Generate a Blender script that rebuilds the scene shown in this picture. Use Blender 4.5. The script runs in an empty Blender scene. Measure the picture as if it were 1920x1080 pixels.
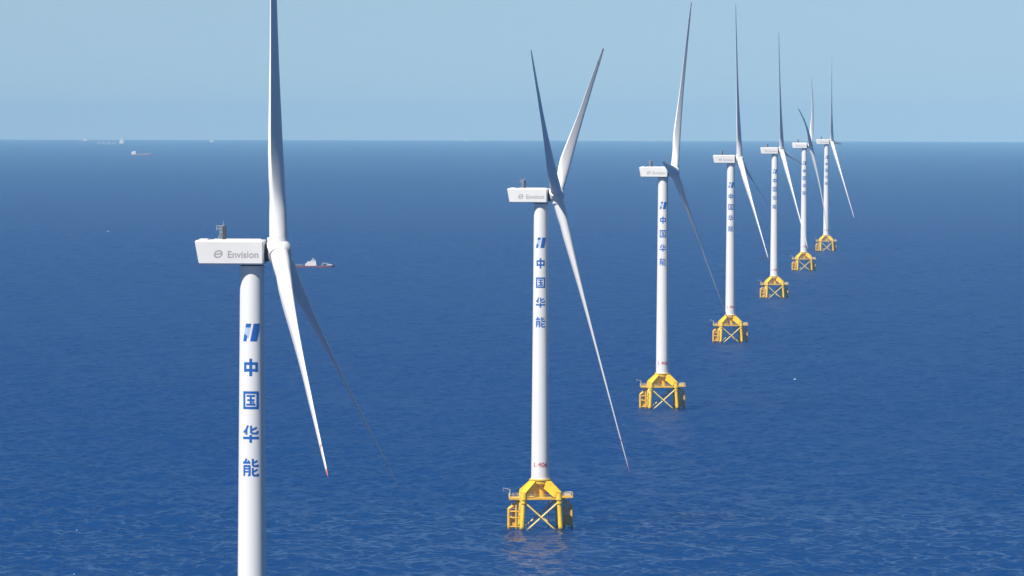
import bpy, math, random
import numpy as np
from mathutils import Vector, Matrix

# ------------------------------------------------------------------ camera, light, exposure
S = bpy.context.scene
C = S.collection
rad = math.radians
FPX = 8190.0                    # focal length in pixels of the 1920 wide photograph
H = 136.0                       # height of the drone above the sea
RE = 6.75e6                     # effective radius of the earth
cam = bpy.data.objects.new('camera', bpy.data.cameras.new('camera'))
C.objects.link(cam)
cam.data.sensor_width = 36.0
cam.data.lens = FPX / 1920 * 36.0
cam.data.clip_start = 1.0
cam.data.clip_end = 250000.0
PITCH, ROLL = rad(2.297), rad(0.13)
cam.location = (0, 0, H)
cam.matrix_world = Matrix.Translation((0, 0, H)) @ Matrix.Rotation(rad(90) - PITCH, 4, 'X') @ Matrix.Rotation(ROLL, 4, 'Z')
S.camera = cam

SUN_EL, SUN_AZ = rad(53), rad(-137)     # azimuth from +Y (view direction), clockwise positive: behind-left
sun_dir = Vector((math.sin(SUN_AZ) * math.cos(SUN_EL), math.cos(SUN_AZ) * math.cos(SUN_EL), math.sin(SUN_EL)))
sun = bpy.data.objects.new('sun', bpy.data.lights.new('sun', 'SUN'))
C.objects.link(sun)
sun.data.energy = 5.0
sun.data.angle = rad(0.5)
sun.data.color = (1.0, 0.955, 0.88)
sun.rotation_euler = (-sun_dir).to_track_quat('-Z', 'Y').to_euler()

W = bpy.data.worlds.new('World')
S.world = W
W.use_nodes = True
nt = W.node_tree
nt.nodes.clear()
sky = nt.nodes.new('ShaderNodeTexSky')
sky.sky_type = 'NISHITA'
sky.sun_disc = False
sky.sun_elevation = SUN_EL
sky.sun_rotation = SUN_AZ
sky.altitude = 100
sky.air_density = 0.62
sky.dust_density = 0.0
sky.ozone_density = 6.0
# the lookup never goes below about 1.4 degrees: the sky model is black under its own horizon
tc = nt.nodes.new('ShaderNodeTexCoord')
sx = nt.nodes.new('ShaderNodeSeparateXYZ')
mz = nt.nodes.new('ShaderNodeMath')
mz.operation = 'MAXIMUM'
mz.inputs[1].default_value = 0.035
cx = nt.nodes.new('ShaderNodeCombineXYZ')
nt.links.new(tc.outputs['Generated'], sx.inputs[0])
nt.links.new(sx.outputs[0], cx.inputs[0])
nt.links.new(sx.outputs[1], cx.inputs[1])
nt.links.new(sx.outputs[2], mz.inputs[0])
nt.links.new(mz.outputs[0], cx.inputs[2])
nt.links.new(cx.outputs[0], sky.inputs[0])
bg = nt.nodes.new('ShaderNodeBackground')
bg.inputs[1].default_value = 0.0515
wo = nt.nodes.new('ShaderNodeOutputWorld')
nt.links.new(sky.outputs[0], bg.inputs[0])
nt.links.new(bg.outputs[0], wo.inputs[0])

S.view_settings.view_transform = 'Standard'
S.view_settings.look = 'None'
S.view_settings.exposure = 0.76
S.view_settings.gamma = 1.0
S.render.engine = 'CYCLES'
S.cycles.volume_bounces = 1
S.cycles.max_bounces = 6
S.cycles.use_denoising = True


# ------------------------------------------------------------------ helpers
def sea_z(x, y):
    return -(x * x + y * y) / (2 * RE)


def pix_ray(px, py):
    d = Vector(((px - 960) / FPX, -(py - 540) / FPX, -1.0))
    return cam.matrix_world.to_3x3() @ d


def on_sea(px, py):
    """point of the curved sea seen at a pixel of the photograph"""
    d = pix_ray(px, py)
    a = (d.x ** 2 + d.y ** 2) / (2 * RE)
    disc = d.z ** 2 - 4 * a * H
    t = (-d.z - math.sqrt(max(disc, 0.0))) / (2 * a)
    return Vector((d.x * t, d.y * t, H + d.z * t))


class MB:
    """collects shapes into one mesh"""
    def __init__(self):
        self.v, self.f, self.sm = [], [], []

    def add(self, verts, faces, smooth=False, mat=None):
        n = len(self.v)
        for p in verts:
            p = Vector(p)
            self.v.append(mat @ p if mat else p)
        for f in faces:
            self.f.append([i + n for i in f])
            self.sm.append(smooth)

    def box(self, c, s, mat=None, bev=0.0):
        cx, cy, cz = c
        hx, hy, hz = s[0] / 2, s[1] / 2, s[2] / 2
        if bev <= 0:
            v = [(cx + i * hx, cy + j * hy, cz + k * hz) for k in (-1, 1) for j in (-1, 1) for i in (-1, 1)]
            f = [(0, 2, 3, 1), (4, 5, 7, 6), (0, 1, 5, 4), (2, 6, 7, 3), (0, 4, 6, 2), (1, 3, 7, 5)]
            self.add(v, f, mat=mat)
        else:
            def ring(x, y, z):
                return [(cx + a, cy + b, z) for a, b in ((-x + bev, -y), (x - bev, -y), (x, -y + bev), (x, y - bev),
                                                        (x - bev, y), (-x + bev, y), (-x, y - bev), (-x, -y + bev))]
            rs = [ring(hx - bev, hy - bev, cz - hz), ring(hx, hy, cz - hz + bev), ring(hx, hy, cz + hz - bev), ring(hx - bev, hy - bev, cz + hz)]
            self.loft(rs, mat=mat, smooth=False)

    def loft(self, rings, cap=True, smooth=True, mat=None):
        n = len(rings[0])
        v = [p for r in rings for p in r]
        f = []
        for i in range(len(rings) - 1):
            for j in range(n):
                a, b = i * n + j, i * n + (j + 1) % n
                f.append((a, b, b + n, a + n))
        self.add(v, f, smooth, mat)
        if cap:
            self.add(rings[0], [tuple(range(n - 1, -1, -1))], False, mat)
            self.add(rings[-1], [tuple(range(n))], False, mat)

    def tube(self, p, q, r, r2=None, n=12, cap=True):
        p, q = Vector(p), Vector(q)
        r2 = r if r2 is None else r2
        d = (q - p).normalized()
        a = d.orthogonal().normalized()
        b = d.cross(a)
        rg = lambda c, rr: [c + a * rr * math.cos(2 * math.pi * i / n) + b * rr * math.sin(2 * math.pi * i / n) for i in range(n)]
        self.loft([rg(p, r), rg(q, r2)], cap)

    def bar(self, p, q, w, h, w2=None, h2=None):
        """rectangular girder whose height stays in the vertical plane"""
        p, q = Vector(p), Vector(q)
        d = (q - p).normalized()
        s = d.cross(Vector((0, 0, 1)))
        s = s.normalized() if s.length > 1e-4 else Vector((1, 0, 0))
        u = s.cross(d)
        w2, h2 = w2 or w, h2 or h
        rg = lambda c, a, b: [c + s * (i * a / 2) + u * (j * b / 2) for i, j in ((-1, -1), (1, -1), (1, 1), (-1, 1))]
        self.loft([rg(p, w, h), rg(q, w2, h2)], smooth=False)

    def lathe(self, prof, n=40, axis='Z', cap=True):
        rings = []
        for z, r in prof:
            ring = []
            for i in range(n):
                t = 2 * math.pi * i / n
                c, s = r * math.cos(t), r * math.sin(t)
                ring.append((c, s, z) if axis == 'Z' else (z, c, s))
            rings.append(ring)
        self.loft(rings, cap)

    def build(self, name, mat, parent=None, recalc=True):
        me = bpy.data.meshes.new(name)
        me.from_pydata([tuple(p) for p in self.v], [], self.f)
        me.polygons.foreach_set('use_smooth', self.sm)
        if recalc:
            import bmesh
            bm = bmesh.new()
            bm.from_mesh(me)
            bmesh.ops.recalc_face_normals(bm, faces=bm.faces)
            for e in bm.edges:
                if len(e.link_faces) == 2 and e.calc_face_angle(0.0) > 0.6:
                    e.smooth = False
            bm.to_mesh(me)
            bm.free()
        me.materials.append(mat)
        me.update()
        o = bpy.data.objects.new(name, me)
        C.objects.link(o)
        if parent:
            o.parent = parent
        return o


def mat_new(name):
    m = bpy.data.materials.new(name)
    m.use_nodes = True
    n = m.node_tree
    n.nodes.clear()
    out = n.nodes.new('ShaderNodeOutputMaterial')
    b = n.nodes.new('ShaderNodeBsdfPrincipled')
    n.links.new(b.outputs[0], out.inputs[0])
    return m, n, b, out


def paint(name, col, rough=0.45, var=0.08, scale=0.35, streak=1.0, spec=0.4, tide=False):
    """painted metal with weak weathering in its colour"""
    m, n, b, out = mat_new(name)
    tc = n.nodes.new('ShaderNodeTexCoord')
    mp = n.nodes.new('ShaderNodeMapping')
    mp.inputs['Scale'].default_value = (1, 1, streak)
    nz = n.nodes.new('ShaderNodeTexNoise')
    nz.inputs['Scale'].default_value = scale
    nz.inputs['Detail'].default_value = 6
    nz.inputs['Roughness'].default_value = 0.65
    rp = n.nodes.new('ShaderNodeMapRange')
    rp.inputs[1].default_value = 0.3
    rp.inputs[2].default_value = 0.7
    rp.inputs[3].default_value = 1 - var
    rp.inputs[4].default_value = 1 + var * 0.4
    mx = n.nodes.new('ShaderNodeMix')
    mx.data_type = 'RGBA'
    mx.blend_type = 'MULTIPLY'
    mx.inputs[0].default_value = 1
    mx.inputs[6].default_value = (*col, 1)
    n.links.new(tc.outputs['Object'], mp.inputs[0])
    n.links.new(mp.outputs[0], nz.inputs['Vector'])
    n.links.new(nz.outputs[0], rp.inputs[0])
    n.links.new(rp.outputs[0], mx.inputs[7])
    last = mx.outputs[2]
    if tide:                                    # marine growth and rust on what the waves wet
        sp = n.nodes.new('ShaderNodeSeparateXYZ')
        n.links.new(tc.outputs['Object'], sp.inputs[0])
        ad = n.nodes.new('ShaderNodeMath')
        ad.operation = 'MULTIPLY_ADD'
        ad.inputs[1].default_value = -2.2
        n.links.new(nz.outputs[0], ad.inputs[0])
        n.links.new(sp.outputs[2], ad.inputs[2])
        tr = n.nodes.new('ShaderNodeMapRange')
        tr.inputs[1].default_value = -0.5
        tr.inputs[2].default_value = 0.55
        n.links.new(ad.outputs[0], tr.inputs[0])
        m2 = n.nodes.new('ShaderNodeMix')
        m2.data_type = 'RGBA'
        m2.inputs[6].default_value = (0.075, 0.045, 0.022, 1)
        n.links.new(tr.outputs[0], m2.inputs[0])
        n.links.new(last, m2.inputs[7])
        last = m2.outputs[2]
    n.links.new(last, b.inputs['Base Color'])
    b.inputs['Roughness'].default_value = rough
    b.inputs['Specular IOR Level'].default_value = spec
    return m


M_TOWER = paint('tower_paint', (0.632, 0.632, 0.6202), 0.42, 0.05, 0.25, 0.15)
M_NAC = paint('nacelle_shell', (0.6162, 0.6123, 0.5965), 0.45, 0.05, 0.4)
M_HUB = paint('hub_shell', (0.632, 0.632, 0.6202), 0.4, 0.04, 0.5)
M_SEAL = paint('dark_seal', (0.02765, 0.02923, 0.0316), 0.6, 0.2, 1.0)
M_DARK = paint('mast_dark_grey', (0.0474, 0.05135, 0.0632), 0.5, 0.2, 1.0)
M_PALE = paint('galvanised_steel', (0.395, 0.4108, 0.4345), 0.4, 0.2, 2.0)
M_MAST = paint('mast_grey', (0.24, 0.26, 0.29), 0.45, 0.2, 2.0)
M_YEL = paint('jacket_yellow', (0.72, 0.47, 0.018), 0.45, 0.18, 0.5, 0.5, tide=True)
M_ORG = paint('deck_orange_yellow', (0.68, 0.395, 0.034), 0.5, 0.25, 0.7, tide=True)
M_BRACE = paint('brace_pale_yellow', (0.6636, 0.5214, 0.1738), 0.45, 0.15, 0.5, tide=True)
M_BLUE = paint('sign_blue', (0.01185, 0.09875, 0.3555), 0.45, 0.1, 0.8)
M_LBLUE = paint('sign_pale_blue', (0.3318, 0.4424, 0.6162), 0.45, 0.1, 0.8)
M_RED = paint('sign_red', (0.4345, 0.0395, 0.0553), 0.45, 0.1, 0.8)
M_GREY = paint('lettering_grey', (0.30, 0.30, 0.31), 0.5, 0.1, 0.8)


def blade_material():
    m, n, b, out = mat_new('blade_gelcoat')
    tc = n.nodes.new('ShaderNodeTexCoord')
    sp = n.nodes.new('ShaderNodeSeparateXYZ')
    n.links.new(tc.outputs['Object'], sp.inputs[0])
    rp = n.nodes.new('ShaderNodeValToRGB')
    mr = n.nodes.new('ShaderNodeMapRange')
    mr.inputs[1].default_value = 80.0
    mr.inputs[2].default_value = 92.0
    n.links.new(sp.outputs[2], mr.inputs[0])
    n.links.new(mr.outputs[0], rp.inputs[0])
    cr = rp.color_ramp
    cr.interpolation = 'CONSTANT'
    wh, rd = (0.63, 0.63, 0.62, 1), (0.52, 0.16, 0.12, 1)
    cr.elements[0].position = 0.0
    cr.elements[0].color = wh
    cr.elements[1].position = 0.20
    cr.elements[1].color = rd
    for p, c in ((0.26, wh), (0.93, rd), (1.0, rd)):
        e = cr.elements.new(p)
        e.color = c
    n.links.new(rp.outputs[0], b.inputs['Base Color'])
    b.inputs['Roughness'].default_value = 0.42
    b.inputs['Specular IOR Level'].default_value = 0.25
    return m


M_BLADE = blade_material()


# ------------------------------------------------------------------ the sea
def sea_material():
    m, n, b, out = mat_new('sea_water')
    L = n.links.new
    geo = n.nodes.new('ShaderNodeNewGeometry')
    b.inputs['Base Color'].default_value = (0.0004, 0.0255, 0.108, 1)
    att = n.nodes.new('ShaderNodeAttribute')
    att.attribute_name = 'lost_slope'
    ma = n.nodes.new('ShaderNodeMath')            # roughness = (base alpha^2 + 2 variance) ^ 1/4
    ma.operation = 'MULTIPLY_ADD'
    ma.inputs[1].default_value = 2.0
    ma.inputs[2].default_value = 0.0008
    L(att.outputs['Fac'], ma.inputs[0])
    mb_ = n.nodes.new('ShaderNodeMath')
    mb_.operation = 'POWER'
    mb_.inputs[1].default_value = 0.25
    L(ma.outputs[0], mb_.inputs[0])
    L(mb_.outputs[0], b.inputs['Roughness'])
    # light wanders some metres under water, so shadows on it are soft
    b.subsurface_method = 'BURLEY'
    b.inputs['Subsurface Weight'].default_value = 1.0
    b.inputs['Subsurface Radius'].default_value = (1.0, 1.0, 1.0)
    b.inputs['Subsurface Scale'].default_value = 300.0
    b.inputs['IOR'].default_value = 1.333
    b.inputs['Specular IOR Level'].default_value = 0.5
    # slope field of the waves: three scales of noise, two channels used as the slopes
    acc = None
    for sc, amp, det, off in ((1 / 8.0, 0.17, 3.0, 11.0), (1 / 4.5, 0.20, 2.0, 37.0), (1 / 1.8, 0.12, 1.0, 91.0)):
        mp = n.nodes.new('ShaderNodeMapping')
        mp.inputs['Location'].default_value = (off, off * 0.7, 0)
        mp.inputs['Rotation'].default_value = (0, 0, 0.25)
        mp.inputs['Scale'].default_value = (1.0, 1.0, 1.0)
        L(geo.outputs['Position'], mp.inputs[0])
        nz = n.nodes.new('ShaderNodeTexNoise')
        nz.inputs['Scale'].default_value = sc
        nz.inputs['Detail'].default_value = det
        nz.inputs['Roughness'].default_value = 0.6
        L(mp.outputs[0], nz.inputs['Vector'])
        sub = n.nodes.new('ShaderNodeVectorMath')
        sub.operation = 'SUBTRACT'
        sub.inputs[1].default_value = (0.5, 0.5, 0.5)
        L(nz.outputs['Color'], sub.inputs[0])
        scl = n.nodes.new('ShaderNodeVectorMath')
        scl.operation = 'MULTIPLY'
        scl.inputs[1].default_value = (amp * 1.6, amp * 2.2, 0)
        L(sub.outputs[0], scl.inputs[0])
        if acc is None:
            acc = scl
        else:
            ad = n.nodes.new('ShaderNodeVectorMath')
            ad.operation = 'ADD'
            L(acc.outputs[0], ad.inputs[0])
            L(scl.outputs[0], ad.inputs[1])
            acc = ad
    # the lee faces of wind waves are the steeper ones
    mn = n.nodes.new('ShaderNodeVectorMath')
    mn.operation = 'MINIMUM'
    mn.inputs[1].default_value = (0, 0, 0)
    L(acc.outputs[0], mn.inputs[0])
    sk = n.nodes.new('ShaderNodeVectorMath')
    sk.operation = 'MULTIPLY_ADD'
    sk.inputs[1].default_value = (0.4, 1.3, 0)
    L(mn.outputs[0], sk.inputs[0])
    L(acc.outputs[0], sk.inputs[2])
    acc = sk
    # gusts: calmer and rougher patches
    mp = n.nodes.new('ShaderNodeMapping')
    mp.inputs['Scale'].default_value = (1 / 260.0, 1 / 420.0, 1)
    L(geo.outputs['Position'], mp.inputs[0])
    gz = n.nodes.new('ShaderNodeTexNoise')
    gz.inputs['Scale'].default_value = 1.0
    gz.inputs['Detail'].default_value = 3.0
    L(mp.outputs[0], gz.inputs['Vector'])
    gm = n.nodes.new('ShaderNodeMapRange')
    gm.inputs[1].default_value = 0.3
    gm.inputs[2].default_value = 0.7
    gm.inputs[3].default_value = 0.85
    gm.inputs[4].default_value = 1.15
    L(gz.outputs[0], gm.inputs[0])
    gs = n.nodes.new('ShaderNodeVectorMath')
    gs.operation = 'SCALE'
    L(acc.outputs[0], gs.inputs[0])
    L(gm.outputs[0], gs.inputs['Scale'])
    ad = n.nodes.new('ShaderNodeVectorMath')
    ad.operation = 'ADD'
    L(gs.outputs[0], ad.inputs[0])
    L(geo.outputs['Normal'], ad.inputs[1])
    nm = n.nodes.new('ShaderNodeVectorMath')
    nm.operation = 'NORMALIZE'
    L(ad.outputs[0], nm.inputs[0])
    L(nm.outputs[0], b.inputs['Normal'])
    return m


def make_sea():
    """the curved sea: a coarse sheet all round, and a fan ahead whose surface carries real wind waves"""
    A = rad(10.0)                                  # half angle of the fine fan
    V, F = [], []
    base = 0

    def sheet(X, Y, Z):
        nonlocal base
        n0, n1 = X.shape
        V.append(np.stack([X, Y, Z], -1).reshape(-1, 3))
        i = np.arange(n0 - 1)[:, None] * n1 + np.arange(n1 - 1)[None, :]
        F.append(np.stack([i, i + 1, i + n1 + 1, i + n1], -1).reshape(-1, 4) + base)
        base += n0 * n1

    # coarse part: polar rings on every side but the fan
    r = np.concatenate([[2.0], np.geomspace(40, 52000, 150)])
    t = np.linspace(A, 2 * math.pi - A, 220)
    Rr, T = np.meshgrid(r, t, indexing='ij')
    sheet(Rr * np.sin(T), Rr * np.cos(T), -Rr ** 2 / (2 * RE))
    # fine fan
    rows = list(np.linspace(2.0, 1000, 40))
    q = 1001.5
    while q < 5200:
        rows.append(q)
        q += max(0.85, 0.85 * (q / 1450.0) ** 1.6)
    rows += list(np.geomspace(5230, 52000, 170))
    r = np.array(rows)
    t = np.linspace(-A, A, 660)
    Rr, T = np.meshgrid(r, t, indexing='ij')
    X, Y = Rr * np.sin(T), Rr * np.cos(T)
    g = np.random.default_rng(11)
    h = np.zeros_like(X)
    lost = np.zeros_like(X)
    sl = np.gradient(r)[:, None]
    for k in range(60):
        lam = math.exp(g.uniform(math.log(3.0), math.log(11.0))) if k % 6 else g.uniform(18, 40)
        a = rad(205) + g.normal(0, rad(46))
        kx, ky = 2 * math.pi / lam * math.sin(a), 2 * math.pi / lam * math.cos(a)
        amp = WAVE_SLOPE / (2 * math.pi / lam)
        res = np.clip((lam / np.maximum(sl, 0.7) - 2.2) / 2.0, 0, 1)      # leave out what the grid cannot carry
        ph = kx * X + ky * Y + g.uniform(0, 6.28)
        lost += 0.5 * WAVE_SLOPE ** 2 * 1.1 * (1 - res ** 2)
        h += amp * res * (np.cos(ph) + 0.22 * np.sin(2 * ph) + 0.06 * np.cos(2 * ph))   # lee faces steeper
    # wave groups: slow change of height over some hundred metres
    grp = 1.0 + 0.28 * np.sin(X / 47.0 + 1.3 * np.sin(Y / 130.0)) * np.sin(Y / 95.0 + 1.7 * np.sin(X / 83.0))
    fade = np.clip((Rr - 900) / 150.0, 0, 1) * np.clip((A - np.abs(T)) / rad(1.2), 0, 1)
    sheet(X, Y, -Rr ** 2 / (2 * RE) + h * grp * fade)
    V_, F_ = np.concatenate(V), np.concatenate(F)
    me = bpy.data.meshes.new('sea')
    me.vertices.add(len(V_))
    me.vertices.foreach_set('co', V_.astype(np.float32).ravel())
    me.loops.add(F_.size)
    me.loops.foreach_set('vertex_index', F_[:, ::-1].astype(np.int32).ravel())
    me.polygons.add(len(F_))
    me.polygons.foreach_set('loop_start', np.arange(0, F_.size, 4, dtype=np.int32))
    me.update(calc_edges=True)
    me.polygons.foreach_set('use_smooth', np.ones(len(F_), dtype=bool))
    me.validate()
    # slopes of the waves the grid cannot carry become micro-roughness
    full = 60 * 0.5 * WAVE_SLOPE ** 2 * 1.1
    lost = lost + (full - lost) * (1 - fade)
    rough = np.concatenate([np.full(220 * 151, full), lost.ravel()])
    at = me.attributes.new('lost_slope', 'FLOAT', 'POINT')
    at.data.foreach_set('value', rough.astype(np.float32))
    me.materials.append(sea_material())
    o = bpy.data.objects.new('sea', me)
    C.objects.link(o)
    o['kind'] = 'structure'
    return o


WAVE_SLOPE = 0.036
make_sea()

# ------------------------------------------------------------------ writing: strokes wrapped on a cylinder
# glyphs in a 100 x 100 box, y up; each stroke is (thickness, points)
ZHONG = [(13, [(10, 72), (90, 72)]), (13, [(10, 34), (90, 34)]), (13, [(16, 78), (16, 24)]), (13, [(84, 78), (84, 24)]), (14, [(50, 100), (50, 0)])]
GUO = [(12, [(4, 94), (96, 94)]), (12, [(4, 6), (96, 6)]), (12, [(10, 100), (10, 0)]), (12, [(90, 100), (90, 0)]),
       (9, [(25, 75), (75, 75)]), (9, [(29, 51), (71, 51)]), (9, [(23, 25), (77, 25)]), (10, [(50, 75), (50, 25)]), (8, [(60, 42), (68, 33)])]
HUA = [(10, [(34, 99), (24, 76), (6, 58)]), (11, [(24, 78), (24, 46)]), (10, [(52, 99), (52, 60), (60, 54), (84, 54), (90, 60), (90, 68)]),
       (10, [(86, 88), (54, 72)]), (12, [(2, 28), (98, 28)]), (13, [(50, 46), (50, 0)])]
NENG = [(10, [(26, 100), (16, 82), (6, 76), (40, 78)]), (9, [(34, 90), (46, 72)]), (10, [(10, 62), (10, 0)]), (10, [(10, 58), (44, 58), (44, 6), (34, 4)]),
        (8, [(12, 42), (42, 42)]), (8, [(12, 25), (42, 25)]),
        (10, [(62, 100), (62, 64), (68, 58), (90, 58), (94, 66)]), (9, [(90, 88), (64, 76)]),
        (10, [(62, 48), (62, 12), (68, 4), (90, 4), (94, 14)]), (9, [(90, 38), (64, 24)])]


def strokes_2d(glyph, size, cx, cz, step=0.25):
    """quads of a glyph as 2-D points (x, z); long strokes are cut so that they can bend"""
    out = []
    for th, pts in glyph:
        w = 1.2 * th / 100 * size / 2
        P = [Vector((cx + (x / 100 - 0.5) * size, cz + (y / 100 - 0.5) * size)) for x, y in pts]
        for k in range(len(P) - 1):
            a, b = P[k], P[k + 1]
            d = (b - a)
            ln = d.length
            d.normalize()
            nrm = Vector((-d.y, d.x)) * w
            e0 = a - d * (w * 0.7 if k else 0)
            n = max(1, int(ln / step))
            for i in range(n):
                p, q = e0.lerp(b, i / n), e0.lerp(b, (i + 1) / n)
                out.append([p - nrm, q - nrm, q + nrm, p + nrm])
    return out


def poly_grid(quad, nx=8, nz=2):
    """subdivides a 2-D quad given bottom-left, bottom-right, top-right, top-left"""
    a, b, c, d = [Vector(p) for p in quad]
    out = []
    for i in range(nx):
        for j in range(nz):
            g = lambda u, v: a.lerp(b, u).lerp(d.lerp(c, u), v)
            out.append([g(i / nx, j / nz), g((i + 1) / nx, j / nz), g((i + 1) / nx, (j + 1) / nz), g(i / nx, (j + 1) / nz)])
    return out


def tower_radius(z):
    return 3.0 + (2.3 - 3.0) * max(0.0, min(1.0, (z - 16.7) / (106.5 - 16.7)))


def wrap(mb, quads, off=0.02, rot=0.0):
    k = 0
    for q in quads:
        k += 1
        v = []
        for p in q:
            R = tower_radius(p.y) + off + (k % 7) * 0.0015
            t = p.x / R + rot
            v.append((R * math.sin(t), -R * math.cos(t), p.y))
        mb.add(v, [(0, 1, 2, 3)], True)


# ------------------------------------------------------------------ wind turbine
HUBZ, TOPZ = 110.0, 106.6
L_BLADE = 93.5
HUB_X = 5.15
ROTZ = 109.5


def airfoil(th, te, n=18):
    """section outline: c from -0.62 (trailing) to 0.38 (leading), t positive on the pressure side"""
    up, lo = [], []
    for i in range(n + 1):
        x = 0.5 * (1 - math.cos(math.pi * i / n))
        y = 5 * th * (0.2969 * math.sqrt(x) - 0.126 * x - 0.3516 * x * x + 0.2843 * x ** 3 - 0.1015 * x ** 4) + te * x / 2
        cb = 0.03 * 4 * x * (1 - x)
        up.append((0.38 - x, -(y + cb)))
        lo.append((0.38 - x, y * 0.92 - cb))
    return up + lo[::-1][:-1] if te > 0 else up + lo[::-1][1:-1]


def blade_mesh(pitch, bend):
    st = [(1.6, 3.5, 1.0, 0), (4, 3.5, 1.0, 0), (7, 3.65, 0.93, .0), (10, 4.0, 0.76, .0), (14, 4.55, 0.55, .14), (18, 4.75, 0.43, .13), (23, 4.6, 0.36, .11),
          (29, 4.2, 0.31, .09), (36, 3.7, 0.27, .07), (44, 3.2, 0.24, .05), (52, 2.75, 0.22, .04), (60, 2.6, 0.22, .03), (68, 2.2, 0.2, .02),
          (76, 1.85, 0.2, .02), (82, 1.55, 0.2, .02), (86.5, 1.25, 0.2, .02), (89.5, 0.85, 0.2, .02), (91, 0.2, 0.2, .02)]
    st = [(r if r < 5 else 4 + (r - 4) * (L_BLADE - 4) / 87.0, c, th, te) for r, c, th, te in st]
    mb = MB()
    rings = []
    n = 18
    for r, c, th, te in st:
        tw = rad(pitch + 14.0 * max(0.0, 1 - max(r - 6, 0) / 80.0) ** 1.7)
        sec = airfoil(min(th, 0.6), max(te, 0.02), n)
        m = len(sec)
        # blend the round root into the airfoil
        k = max(0.0, min(1.0, (r - 5.0) / 13.0))
        k = k * k * (3 - 2 * k)
        pts = []
        for i, (a, b) in enumerate(sec):
            ang = math.pi * (i / (n)) if i <= n else math.pi * (1 + (i - n - 0.0) / (m - n))
            ca, cb = 0.5 * math.cos(ang), -0.5 * math.sin(ang) * min(1.0, th)
            x = (ca * (1 - k) + (a + 0.0) * k) * c
            y = (cb * (1 - k) + b * k) * c
            pts.append((x, y))
        ax = bend * (r / L_BLADE) ** 2
        ring = []
        for x, y in pts:
            # local X = upwind axis, local Y = rotation direction, local Z = span
            t_ = x * math.cos(tw) - y * math.sin(tw)
            a_ = x * math.sin(tw) + y * math.cos(tw)
            ring.append((a_ + ax, t_, r))
        rings.append(ring)
    # refine along the span so that the bend stays smooth
    fine = []
    for i in range(len(rings) - 1):
        A, B = rings[i], rings[i + 1]
        q = 3 if i < len(rings) - 3 else 2
        for s in range(q):
            fine.append([Vector(a).lerp(Vector(b), s / q) for a, b in zip(A, B)])
    fine.append([Vector(p) for p in rings[-1]])
    mb.loft(fine)
    return mb


def text_quads(txt, size):
    """flat mesh of Latin lettering from the built-in font: (verts, faces), centred"""
    cu = bpy.data.curves.new('txt', 'FONT')
    cu.body = txt
    cu.size = size
    cu.align_x = 'CENTER'
    cu.offset = size * 0.018
    ob = bpy.data.objects.new('txt', cu)
    C.objects.link(ob)
    bpy.context.view_layer.update()
    me = bpy.data.meshes.new_from_object(ob.evaluated_get(bpy.context.evaluated_depsgraph_get()))
    v = [p.co.copy() for p in me.vertices]
    f = [tuple(p.vertices) for p in me.polygons]
    bpy.data.objects.remove(ob)
    bpy.data.curves.remove(cu)
    bpy.data.meshes.remove(me)
    return v, f


BETA = rad(3.0)        # the jacket stands turned a little to the rows of turbines


def jr(x, y, z):
    """jacket coordinates to turbine coordinates"""
    c, s = math.cos(BETA), math.sin(BETA)
    return Vector((x * c - y * s, x * s + y * c, z))


def leg_at(i, j, z):
    hw = 6.35 - 0.055 * z
    return jr(i * hw, j * hw, z)


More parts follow.
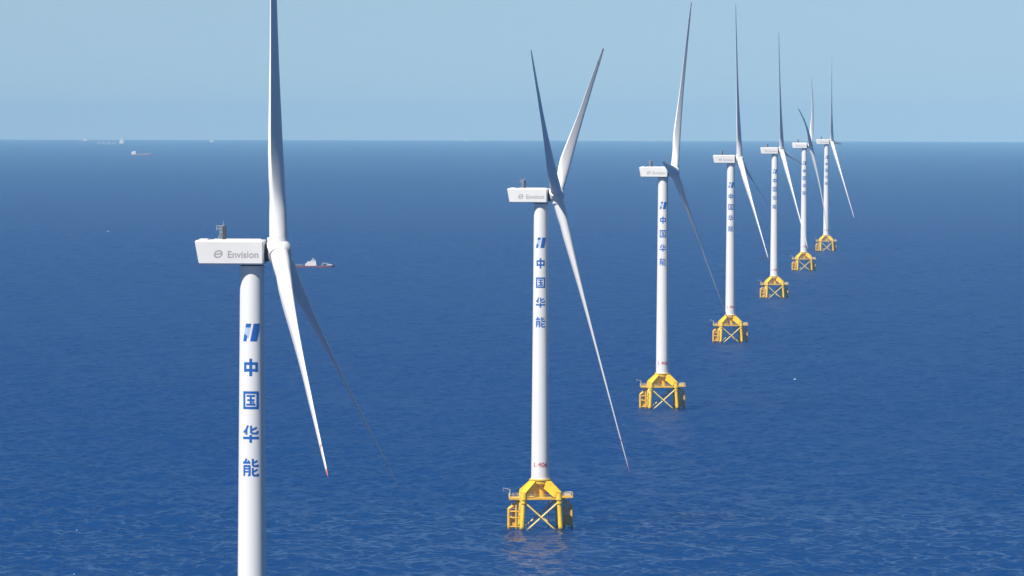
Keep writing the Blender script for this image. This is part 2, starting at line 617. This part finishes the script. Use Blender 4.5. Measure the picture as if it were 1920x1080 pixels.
def build_turbine():
    root = bpy.data.objects.new('wind_turbine', None)
    C.objects.link(root)
    root['category'] = 'wind turbine'
    # ---- jacket foundation
    for i, j in ((-1, -1), (1, -1), (1, 1), (-1, 1)):
        mb = MB()
        mb.tube(leg_at(i, j, -14), leg_at(i, j, 11.6), 0.8, 0.74, 20)
        mb.tube(leg_at(i, j, 9.0), leg_at(i, j, 9.6), 1.0, 1.0, 20)
        mb.tube(leg_at(i, j, 0.9), leg_at(i, j, 1.25), 0.92, 0.92, 20)
        mb.build('leg', M_YEL, root)
    for (a, b) in (((-1, -1), (1, -1)), ((1, -1), (1, 1)), ((1, 1), (-1, 1)), ((-1, 1), (-1, -1))):
        mb = MB()
        mb.tube(leg_at(*a, 9.7), leg_at(*b, -1.2), 0.3, n=14)
        p, q = leg_at(*b, 9.7), leg_at(*a, -1.2)
        m = (p + q) / 2
        d = (q - p).normalized()
        mb.tube(p, m - d * 0.2, 0.3, n=14)
        mb.tube(m + d * 0.2, q, 0.3, n=14)
        mb.build('cross_brace', M_BRACE, root)
    mb = MB()
    # collar, centre column and four box girders down to the leg heads
    mb.lathe([(9.9, 2.05), (11.9, 1.95), (14.6, 2.2), (14.95, 3.0), (15.3, 3.35), (16.25, 3.35), (16.3, 3.6), (16.68, 3.6)], 44)
    for i, j in ((-1, -1), (1, -1), (1, 1), (-1, 1)):
        d = jr(i, j, 0).normalized()
        top = d * 2.9 + Vector((0, 0, 15.0))
        kn = leg_at(i, j, 11.8)
        mb.bar(top, kn - d * 0.35 + Vector((0, 0, 0.0)), 2.2, 2.7, 2.1, 2.2)
        mb.tube(leg_at(i, j, 10.2), leg_at(i, j, 12.5), 1.05, 0.9, 20)
    mb.build('transition_piece', M_YEL, root)
    # ---- deck with railing
    mb = MB()
    hw = 6.0
    R = Matrix.Rotation(BETA, 4, 'Z')
    slabs = [(-hw, hw, -hw, -2.4), (-hw, hw, 2.4, hw), (-hw, -2.4, -2.4, 2.4), (2.4, hw, -2.4, 2.4),
             (-10.3, -hw, -hw, 0.6), (hw, 10.7, 0.5, hw)]
    for (x0, x1, y0, y1) in slabs:
        mb.box(((x0 + x1) / 2, (y0 + y1) / 2, 10.65), (x1 - x0 - .01, y1 - y0 - .01, 0.3), R)
    for t in (-4.2, 0, 4.2):
        mb.box((t, 0, 10.3), (0.3, 2 * hw - .2, 0.35), R)
        mb.box((0, t, 10.26), (2 * hw - .2, 0.28, 0.32), R)
    edge = [(-10.3, -hw), (hw, -hw), (hw, 0.5), (10.7, 0.5), (10.7, hw), (-hw, hw), (-hw, 0.6), (-10.3, 0.6)]
    for k in range(8):
        a, b = edge[k], edge[(k + 1) % 8]
        mb.bar(jr(*a, 10.56), jr(*b, 10.56), 0.12, 0.52)
    deck = mb.build('deck', M_ORG, root)
    mb = MB()
    for k in range(8):
        a, b = Vector(edge[k]), Vector(edge[(k + 1) % 8])
        n = max(1, int((b - a).length / 1.4))
        for q in range(n):
            p = a.lerp(b, q / n)
            mb.tube(jr(p.x, p.y, 10.8), jr(p.x, p.y, 11.9), 0.045, n=6)
        for z in (11.35, 11.9):
            mb.tube(jr(*a, z), jr(*b, z), 0.045, n=6)
    mb.build('railing', M_BRACE, deck)
    # ---- boat landings: fender tubes, stubs to the legs, ladder and resting platform between
    for sgn, yc, zt in ((-1, -3.6, 7.2), (1, 4.2, 7.6)):
        mb = MB()
        x = sgn * 10.5
        for dy in (-1.25, 1.25):
            mb.tube(jr(x, yc + dy, -5), jr(x, yc + dy, zt), 0.42, n=14)
            mb.tube(jr(x, yc + dy, zt - 0.05), jr(sgn * 7.0, yc + dy * 0.8, zt + 2.6), 0.34, n=12)
            mb.tube(jr(sgn * 8.1, yc + dy, -5), jr(sgn * 8.1, yc + dy, zt + 2.9), 0.36, n=12)
            for z in (1.4, 4.4, 6.4):
                mb.tube(jr(x, yc + dy, z), jr(sgn * 6.0, yc + dy, z), 0.28, n=10)
        for z in (1.4, 4.4, 6.4):
            mb.tube(jr(sgn * 6.1, yc - 3, z), jr(sgn * 6.1, yc + 3, z), 0.3, n=10)
            mb.tube(jr(sgn * 8.1, yc - 1.2, z + .45), jr(sgn * 8.1, yc + 1.2, z + .45), 0.2, n=10)
        for dy in (-0.4, 0.4):
            mb.tube(jr(sgn * 9.5, yc + dy, -3), jr(sgn * 9.5, yc + dy, 10.0), 0.1, n=8)
        for k in range(34):
            mb.tube(jr(sgn * 9.5, yc - .4, -2.6 + k * .37), jr(sgn * 9.5, yc + .4, -2.6 + k * .37), 0.05, n=6)
        mb.box((sgn * 9.0, yc + .4, 3.1), (2.0, 2.2, 3.0), R, 0.1)
        mb.box((sgn * 8.8, yc + .3, 5.8), (1.6, 1.8, 1.6), R, 0.1)
        mb.box((sgn * 9.1, yc, 7.4), (2.4, 3.0, 0.14), R)
        mb.build('boat_landing', M_ORG, root)
    # ---- cable tubes down the left and rear side
    for x, y in ((-5.4, -2.2), (-5.4, 1.4), (3.0, 5.6), (6.4, 0.6)):
        mb = MB()
        mb.tube(jr(x, y, -8), jr(x, y, 10.4), 0.22, n=10)
        mb.build('cable_tube', M_ORG, root)
    # ---- davit crane and equipment on the deck
    mb = MB()
    mb.tube(jr(-9.9, 0.2, 10.8), jr(-9.9, 0.2, 13.2), 0.16, n=10)
    mb.tube(jr(-9.9, 0.2, 13.1), jr(-12.2, -0.2, 13.7), 0.11, n=8)
    mb.tube(jr(-12.1, -0.2, 13.65), jr(-12.1, -0.2, 12.4), 0.05, n=6)
    mb.build('davit_crane', M_PALE, root)
    mb = MB()
    mb.box((9.2, 4.6, 11.35), (2.2, 2.6, 1.1), R, 0.06)
    mb.box((9.2, 4.6, 11.95), (2.4, 2.8, 0.1), R)
    mb.build('equipment_box', M_PALE, root)
    # ---- tower
    mb = MB()
    prof = [(16.69, 3.12), (17.0, 3.12), (17.02, tower_radius(17.02))]
    prof += [(TOPZ - .5, 2.3), (TOPZ - .45, 2.42), (TOPZ, 2.42)]
    mb.lathe(prof, 72)
    tower = mb.build('tower', M_TOWER, root)
    mb = MB()
    mb.lathe([(TOPZ + .002, 2.2), (HUBZ - 3.2, 2.2)], 48)
    mb.build('yaw_bearing', M_SEAL, root)
    mb = MB()
    mb.box((0, 0, 0), (0.95, 0.12, 2.1), Matrix.Rotation(rad(205), 4, 'Z') @ Matrix.Translation((0, -3.05, 18.4)), 0.04)
    mb.build('door', M_PALE, tower)
    sz = 3.35
    for g, zc in ((ZHONG, 87.2), (GUO, 80.9), (HUA, 74.4), (NENG, 68.0)):
        mb = MB()
        wrap(mb, strokes_2d(g, sz, -0.12, zc))
        mb.build('character', M_BLUE, tower, recalc=False)
    z0, z1 = 92.2, 95.6
    par = lambda xa, xb, a, b, sl=0.34: [(xa + sl * (a - z0), a), (xb + sl * (a - z0), a), (xb + sl * (b - z0), b), (xa + sl * (b - z0), b)]
    mb = MB()
    wrap(mb, poly_grid(par(-0.25, 1.1, z0, z1, 0.2), 8, 6))
    wrap(mb, poly_grid(par(-1.75, -1.0, z0, z0 + 1.0, 0.2), 5, 3))
    wrap(mb, poly_grid([(-1.55, z0 + 1.0), (-0.8, z0 + 1.0), (-1.5, z0 + 1.55), (-1.45, z0 + 1.55)], 3, 2))
    wrap(mb, poly_grid(par(-1.75, -0.7, z1 - 0.75, z1, 0.2), 5, 3))
    lg = mb.build('emblem', M_BLUE, tower, recalc=False)
    mb = MB()
    wrap(mb, poly_grid(par(-1.72, -0.68, z0 + 0.6, z1 - 0.76, 0.2), 5, 4), off=0.008)
    mb.build('emblem_field', M_LBLUE, tower, recalc=False)
    v, f = text_quads('L 406', 2.15)
    mb = MB()
    zc = 20.7
    vv = []
    for p in v:
        R_ = tower_radius(zc) + 0.03
        t = (p.x - 0.0) / R_
        vv.append((R_ * math.sin(t), -R_ * math.cos(t), zc + p.y))
    mb.add(vv, f)
    mb.build('unit_number', M_RED, tower, recalc=False)
    # ---- nacelle: own frame, X along the rotor axis, origin at hub height on the tower axis
    top, bot, hy = 1.55, -3.1, 3.5
    mb = MB()
    rings = []
    ch = 0.28
    for x, k, s in ((-10.7, 0.0, 0.9), (-10.45, 0.0, 1.0), (2.25, 1.0, 1.0), (2.5, 1.0, 0.93)):
        ring = []
        zm = (top + bot) / 2
        for y, z in ((-hy + ch, bot), (hy - ch, bot), (hy, bot + ch), (hy, top - ch), (hy - ch, top), (-hy + ch, top), (-hy, top - ch), (-hy, bot + ch)):
            xx = x
            if x < 0:
                xx = x + 0.75 * (top - z) / (top - bot)
            ring.append((xx, y * s, zm + (z - zm) * s))
        rings.append(ring)
    mb.loft(rings, smooth=False)
    nac = mb.build('nacelle', M_NAC, root)
    # roof hatch rails, rear vents
    mb = MB()
    for y in (-2.3, 2.3):
        mb.box((-3.0, y, top + 0.09), (9.0, 0.12, 0.16))
    mb.box((-9.2, 0, top + 0.11), (1.6, 3.0, 0.2), None, 0.04)
    mb.build('roof_rail', M_NAC, nac)
    mb = MB()
    mb.box((-5.2, -1.2, top + 1.35), (0.68, 0.8, 2.7), None, 0.05)
    mast = mb.build('cooler_post', M_DARK, nac)
    mb = MB()
    mb.tube((-6.0, -1.2, top), (-6.0, -1.2, top + 2.75), 0.10, n=8)
    mb.tube((-5.65, -1.2, top), (-5.65, -1.2, top + 2.7), 0.10, n=8)
    for z in (1.5, 2.2, 2.7):
        mb.tube((-6.7 if z > 1.6 else -6.2, -1.2, top + z), (-5.5, -1.2, top + z), 0.09, n=8)
    mb.tube((-6.6, -1.2, top), (-6.0, -1.2, top + 1.1), 0.09, n=8)
    mb.tube((-6.65, -1.2, top + 1.9), (-6.65, -1.2, top + 2.75), 0.13, n=8)
    mb.tube((-5.35, -1.2, top + 2.7), (-5.35, -1.2, top + 3.6), 0.07, n=8)
    mb.tube((-5.35, -1.2, top + 2.7), (-5.35, -1.2, top + 3.1), 0.16, n=8)
    mb.build('weather_mast', M_MAST, nac)
    # lettering on both sides
    v, f = text_quads('Envision', 1.82)
    for sgn in (-1, 1):
        mb = MB()
        mb.add([(-1.4 + p.x, -hy - 0.012, -1.75 + p.y) if sgn < 0 else (-1.4 - p.x, hy + 0.012, -1.75 + p.y) for p in v], f)
        cx = -6.15
        # round emblem: an oblique ring with a bar through it
        N = 28
        for a, b, r0 in ((0.9, 0.72, 0.66),):
            rg = []
            for i in range(N):
                t = 2 * math.pi * i / N
                for q in (1.0, r0):
                    x, z = a * q * math.cos(t), b * q * math.sin(t)
                    co, si = math.cos(rad(30)), math.sin(rad(30))
                    rg.append((x * co - z * si, x * si + z * co))
            vs = [((cx if sgn < 0 else 3.35) + p[0] * (1 if sgn < 0 else -1), sgn * (hy + 0.012), -1.07 + p[1]) for p in rg]
            mb.add(vs, [(2 * i, 2 * ((i + 1) % N), 2 * ((i + 1) % N) + 1, 2 * i + 1) for i in range(N)])
            bar = [(-0.62, -0.12), (-0.1, -0.2), (0.62, 0.12), (0.1, 0.24)]
            co, si = math.cos(rad(30)), math.sin(rad(30))
            bar = [(-0.55, -0.55), (-0.2, -0.62), (0.1, 0.02), (-0.02, 0.12)], [(0.02, -0.12), (0.14, -0.04), (0.5, 0.5), (0.2, 0.58)], [(-0.62, -0.2), (0.6, -0.02), (0.62, 0.24), (-0.6, 0.06)]
            mb.add([((cx if sgn < 0 else 3.35) + p[0] * (1 if sgn < 0 else -1), sgn * (hy + 0.016), -1.07 + p[1]) for p in bar[2]], [(0, 1, 2, 3)])
        mb.build('maker_lettering', M_GREY, nac, recalc=False)
    # ---- rotor hub: X along the axis
    mb = MB()
    mb.lathe([(-2.0, 1.75), (-1.95, 2.0), (-1.5, 2.3), (-0.6, 2.45), (0.5, 2.42), (1.3, 2.15), (1.9, 1.65), (2.3, 1.0), (2.48, 0.4), (2.5, 0.05)], 48, 'X')
    hub = mb.build('rotor_hub', M_HUB, root)
    mb = MB()
    mb.lathe([(-3.4, 1.72), (-2.01, 1.72)], 40, 'X')
    mb.build('main_bearing', M_SEAL, hub)
    for k in range(3):
        b = blade_mesh(12.0, 0.5).build('blade', M_BLADE, root) if k == 0 else None
        if b is None:
            b = first.copy()
            C.objects.link(b)
            b.parent = root
        else:
            first = b
    # collars where the blades enter the hub
    mb = MB()
    for k in range(3):
        t = 2 * math.pi * k / 3
        d = Vector((0, math.sin(t), math.cos(t)))
        mb.tube(d * 0.8, d * 2.75, 2.02, 1.92, 40)
    mb.build('blade_collar', M_HUB, hub)
    return root


def children(o):
    return [c for c in bpy.data.objects if c.parent == o]


def copy_turbine(src):
    r = src.copy()
    C.objects.link(r)
    for ch in children(src):
        c = ch.copy()
        C.objects.link(c)
        c.parent = r
        for g in children(ch):
            d = g.copy()
            C.objects.link(d)
            d.parent = c
    return r


TILT, CONE = rad(8.2), rad(6.4)


def basis(x, y, z, o):
    return Matrix(((x.x, y.x, z.x, o.x), (x.y, y.y, z.y, o.y), (x.z, y.z, z.z, o.z), (0, 0, 0, 1)))


def pose(root, yaw, azim):
    n0 = Vector((math.cos(yaw), math.sin(yaw), 0))
    u = Vector((-math.sin(yaw), math.cos(yaw), 0))
    up = Vector((0, 0, 1))
    n = n0 * math.cos(TILT) + up * math.sin(TILT)
    w = up * math.cos(TILT) - n0 * math.sin(TILT)
    hubp = n0 * HUB_X + up * ROTZ
    k = 0
    for ch in children(root):
        base = ch.name.split('.')[0]
        if base == 'nacelle':
            ch.matrix_basis = basis(n0, u, up, up * HUBZ)
        elif base == 'rotor_hub':
            t0 = rad(azim)
            s = w * math.cos(t0) + u * math.sin(t0)
            t = -w * math.sin(t0) + u * math.cos(t0)
            ch.matrix_basis = basis(n, t, s, hubp)
        elif base == 'blade':
            t0 = rad(azim + 120 * k)
            k += 1
            s = w * math.cos(t0) + u * math.sin(t0)
            t = -w * math.sin(t0) + u * math.cos(t0)
            s2 = s * math.cos(CONE) + n * math.sin(CONE)
            n2 = n * math.cos(CONE) - s * math.sin(CONE)
            ch.matrix_basis = basis(n2, t, s2, hubp)


TURBINES = [
    # tower pixel x, waterline pixel y of the axis, a (rotor opening), azimuth, label
    (-49.9, 838, 0.038, 5.7, 'largest white turbine at left, one blade straight up, yellow base below the frame'),
    (9.4, 1424, 0.162, 59.0, 'second nearest white turbine, two blades raised in a V and one hanging down'),
    (69.4, 2009, 0.20, 32.5, 'white turbine third from the left, one raised blade leaning right'),
    (130.0, 2597, 0.085, -10, 'white turbine fourth from the left, upright blade reaching the top edge of the photo'),
    (193.8, 3226, 0.095, -22, 'white turbine fifth from the left, a dark blade nearly level toward its right neighbour'),
    (254.0, 3800, 0.16, 50, 'white turbine sixth from the left, two short dark curved blades above its nacelle'),
    (312.6, 4346, 0.06, -27, 'smallest and farthest white turbine at the right end of the row'),
]
first_t = build_turbine()
bent = None
for i, (X, D, a, az, label) in enumerate(TURBINES):
    t = first_t if i == 0 else copy_turbine(first_t)
    t.location = (X, D, sea_z(X, D))
    t['label'] = label
    t['group'] = 'offshore wind turbines standing in a row'
    pose(t, -math.asin(a), az)
    if i == 5:
        tmp = blade_mesh(12.0, -8.3).build('blade', M_BLADE)
        for ch in children(t):
            if ch.name.split('.')[0] == 'blade':
                ch.data = tmp.data
        bpy.data.objects.remove(tmp)


# ------------------------------------------------------------------ ships
M_SHIPW = paint('ship_white', (0.632, 0.632, 0.632), 0.4, 0.05, 0.3)
M_HULLR = paint('ship_hull_red', (0.1738, 0.04345, 0.0395), 0.5, 0.2, 0.2)
M_HULLB = paint('ship_hull_blue_grey', (0.12, 0.17, 0.25), 0.5, 0.2, 0.1)
M_GLASS = paint('ship_windows', (0.0158, 0.0237, 0.0316), 0.15, 0.1, 1.0)


def hull_mb(L, B, D, sheer=1.0, keel=-3.0):
    mb = MB()
    rings = []
    for k in range(15):
        t = k / 14
        x = -L / 2 + L * t
        wd = B / 2 * (min(1.0, 0.75 + t * 2) if t < 0.7 else max(0.03, max(0.0, math.cos((t - 0.7) / 0.3 * math.pi / 2)) ** 0.7))
        z = D + sheer * max(0, (t - 0.6) / 0.4) ** 2 + 0.25 * sheer * max(0, (0.2 - t) / 0.2)
        rk = max(0, (t - 0.8) / 0.2) * 0.06 * L
        rings.append([(x - rk * .7, -wd * .8, keel), (x, -wd, 0.0), (x + rk * .3, -wd, z), (x + rk * .3, wd, z), (x, wd, 0.0), (x - rk * .7, wd * .8, keel)])
    mb.loft(rings, smooth=False)
    return mb


def ship_root(name, px, py, cat, label, heading, group=None):
    r = bpy.data.objects.new(name, None)
    C.objects.link(r)
    p = on_sea(px, py)
    r.location = p
    r.rotation_euler = (0, 0, heading)
    r['label'] = label
    r['category'] = cat
    if group:
        r['group'] = group
    return r, p.length / FPX


# work vessel behind the nearest rotor
r, s = ship_root('work_vessel', 586, 501.5, 'ship', 'low red hulled work ship with a white wheelhouse, beside the nearest turbine rotor', rad(4))
k = 1.0
hull_mb(39, 8.5, 1.5, 0.5).build('hull', M_HULLR, r)
mb = MB()
mb.box((-1.6, 0, 2.45), (9.8, 6.8, 1.9), None, .1)
mb.box((-0.9, 0, 4.3), (8.0, 6.0, 1.6), None, .1)
mb.box((0.6, 0, 5.75), (4.6, 5.0, 1.3), None, .1)
w = mb.build('wheelhouse', M_SHIPW, r)
mb = MB()
mb.box((0.6, 0, 5.85), (4.66, 5.06, 0.5))
mb.build('window_band', M_GLASS, w)
mb = MB()
mb.tube((0.5, 0, 6.35), (0.5, 0, 8.4), 0.22)
mb.tube((-0.7, 0, 7.5), (1.7, 0, 7.5), 0.12)
mb.build('mast', M_SHIPW, r)
mb = MB()
mb.tube((8.0, 0, 1.5), (9.6, 0, 4.0), 0.35)
mb.tube((9.6, 0, 4.0), (17.5, 0, 2.2), 0.3)
mb.box((15.0, 0, 2.1), (5.0, 4.0, 1.0), None, .1)
mb.build('foredeck_crane', M_PALE, r)
mb = MB()
for x in np.linspace(-18.5, -8.5, 8):
    for y in (-3.6, 3.6):
        mb.tube((x, y, 1.5), (x, y, 2.7), 0.06, n=6)
for y in (-3.6, 3.6):
    mb.tube((-18.5, y, 2.7), (-8.5, y, 2.7), 0.07, n=6)
mb.build('aft_railing', M_PALE, r)

# cargo ship near the horizon
r, s = ship_root('cargo_ship', 208, 270.6, 'ship', 'largest of the distant cargo ships just under the horizon, white superstructure at its right end', rad(180))
hull_mb(150, 24, 5, 3).build('hull', M_HULLB, r)
mb = MB()
mb.box((-60, 0, 12.5), (24, 22, 15), None, .5)
mb.box((-58, 0, 23), (15, 22, 6), None, .5)
mb.box((-66, 0, 24), (6, 7, 9), None, .5)
mb.build('superstructure', M_SHIPW, r)
for x in (-22, 8, 38, 64):
    mb = MB()
    mb.tube((x, 0, 5), (x, 0, 19), 1.6, 1.2)
    mb.tube((x, 0, 17), (x + 12, 0, 22), 0.8)
    mb.box((x + 7, 0, 7), (14, 18, 4), None, .3)
    mb.build('deck_crane', M_PALE, r)

r, s = ship_root('cargo_ship', 265, 291.5, 'ship', 'reddish coaster below the horizon with its white deckhouse at the left end', rad(2))
hull_mb(72, 13, 4.0, 2).build('hull', M_HULLR, r)
mb = MB()
mb.box((-27, 0, 7.5), (16, 11, 7), None, .3)
mb.box((-24, 0, 13), (9, 11, 4.5), None, .3)
mb.box((-30, 0, 12.5), (4, 4, 4), None, .3)
mb.build('superstructure', M_SHIPW, r)
mb = MB()
for x in (-8, 8, 22):
    mb.box((x, 0, 5.1), (12, 10, 2.2), None, .2)
mb.box((32, 0, 6.5), (6, 6, 3), None, .2)
mb.build('hatch_cover', M_PALE, r)

for px, py, L, hgt, lab in ((397, 266.0, 36, 11, 'small white vessel on the far sea right of the cargo ships'),
                            (874, 265.0, 22, 16, 'tiny white vessel on the horizon left of the two raised V blades'),
                            (160, 264.3, 45, 16, 'faint pale vessel on the horizon at the far left'),
                            (1225, 265.3, 20, 12, 'faint white speck of a vessel on the horizon left of the third turbine'),
                            (1829, 266.6, 22, 14, 'faint white vessel on the horizon at the far right')):
    r, s = ship_root('distant_vessel', px, py, 'ship', lab, rad(3), 'distant vessels on the horizon')
    hull_mb(L, L * .24, 3.0, 1.5).build('hull', M_SHIPW, r)
    mb = MB()
    mb.box((-L * .06, 0, 3 + hgt * .25), (L * .6, L * .2, hgt * .5), None, .3)
    mb.box((0, 0, 3 + hgt * .68), (L * .32, L * .17, hgt * .36), None, .3)
    mb.tube((0, 0, 3 + hgt * .8), (0, 0, 3 + hgt * 1.2), 0.5)
    mb.build('superstructure', M_SHIPW, r)

# ------------------------------------------------------------------ whitecaps
M_FOAM = paint('foam', (0.5925, 0.6162, 0.632), 0.8, 0.2, 2.0)
rng = random.Random(4)
mb = MB()
for px, py, sz in ((203, 434, 1.7), (1490, 711, 0.7), (1715, 1047, 0.36), (715, 919, 0.32), (144, 994, 0.2), (139, 1076, 0.18), (1402, 441, 0.9)):
    p = on_sea(px, py)
    n = 11
    ring0, ring1 = [], []
    for i in range(n):
        t = 2 * math.pi * i / n
        q = sz * rng.uniform(.6, 1.2)
        ring0.append(p + Vector((q * 1.3 * math.cos(t), q * math.sin(t) * 1.6, -0.05)))
        ring1.append(p + Vector((q * .6 * math.cos(t), q * .7 * math.sin(t), 0.28 * sz)))
    mb.loft([ring0, ring1])
o = mb.build('whitecap_foam', M_FOAM)
o['kind'] = 'stuff'
o['label'] = 'small white crests of foam scattered on the blue sea'
o['category'] = 'foam'

# ------------------------------------------------------------------ haze
m = bpy.data.materials.new('haze_air')
m.use_nodes = True
n = m.node_tree
n.nodes.clear()
out = n.nodes.new('ShaderNodeOutputMaterial')
pv = n.nodes.new('ShaderNodeVolumePrincipled')
pv.inputs['Color'].default_value = (0.23, 0.465, 0.705, 1)
pv.inputs['Absorption Color'].default_value = (0.207, 0.11, 0.0, 1)
pv.inputs['Density'].default_value = 5.0e-5
pv.inputs['Anisotropy'].default_value = -0.35
n.links.new(pv.outputs[0], out.inputs['Volume'])
mb = MB()
zlo = sea_z(52000, 0) - 1
mb.box((0, 0, (zlo + 215) / 2), (104100, 104100, 215 - zlo))
hz = mb.build('haze', m)
hz['kind'] = 'stuff'
hz['label'] = 'thin pale blue haze over the sea'
hz['category'] = 'haze'
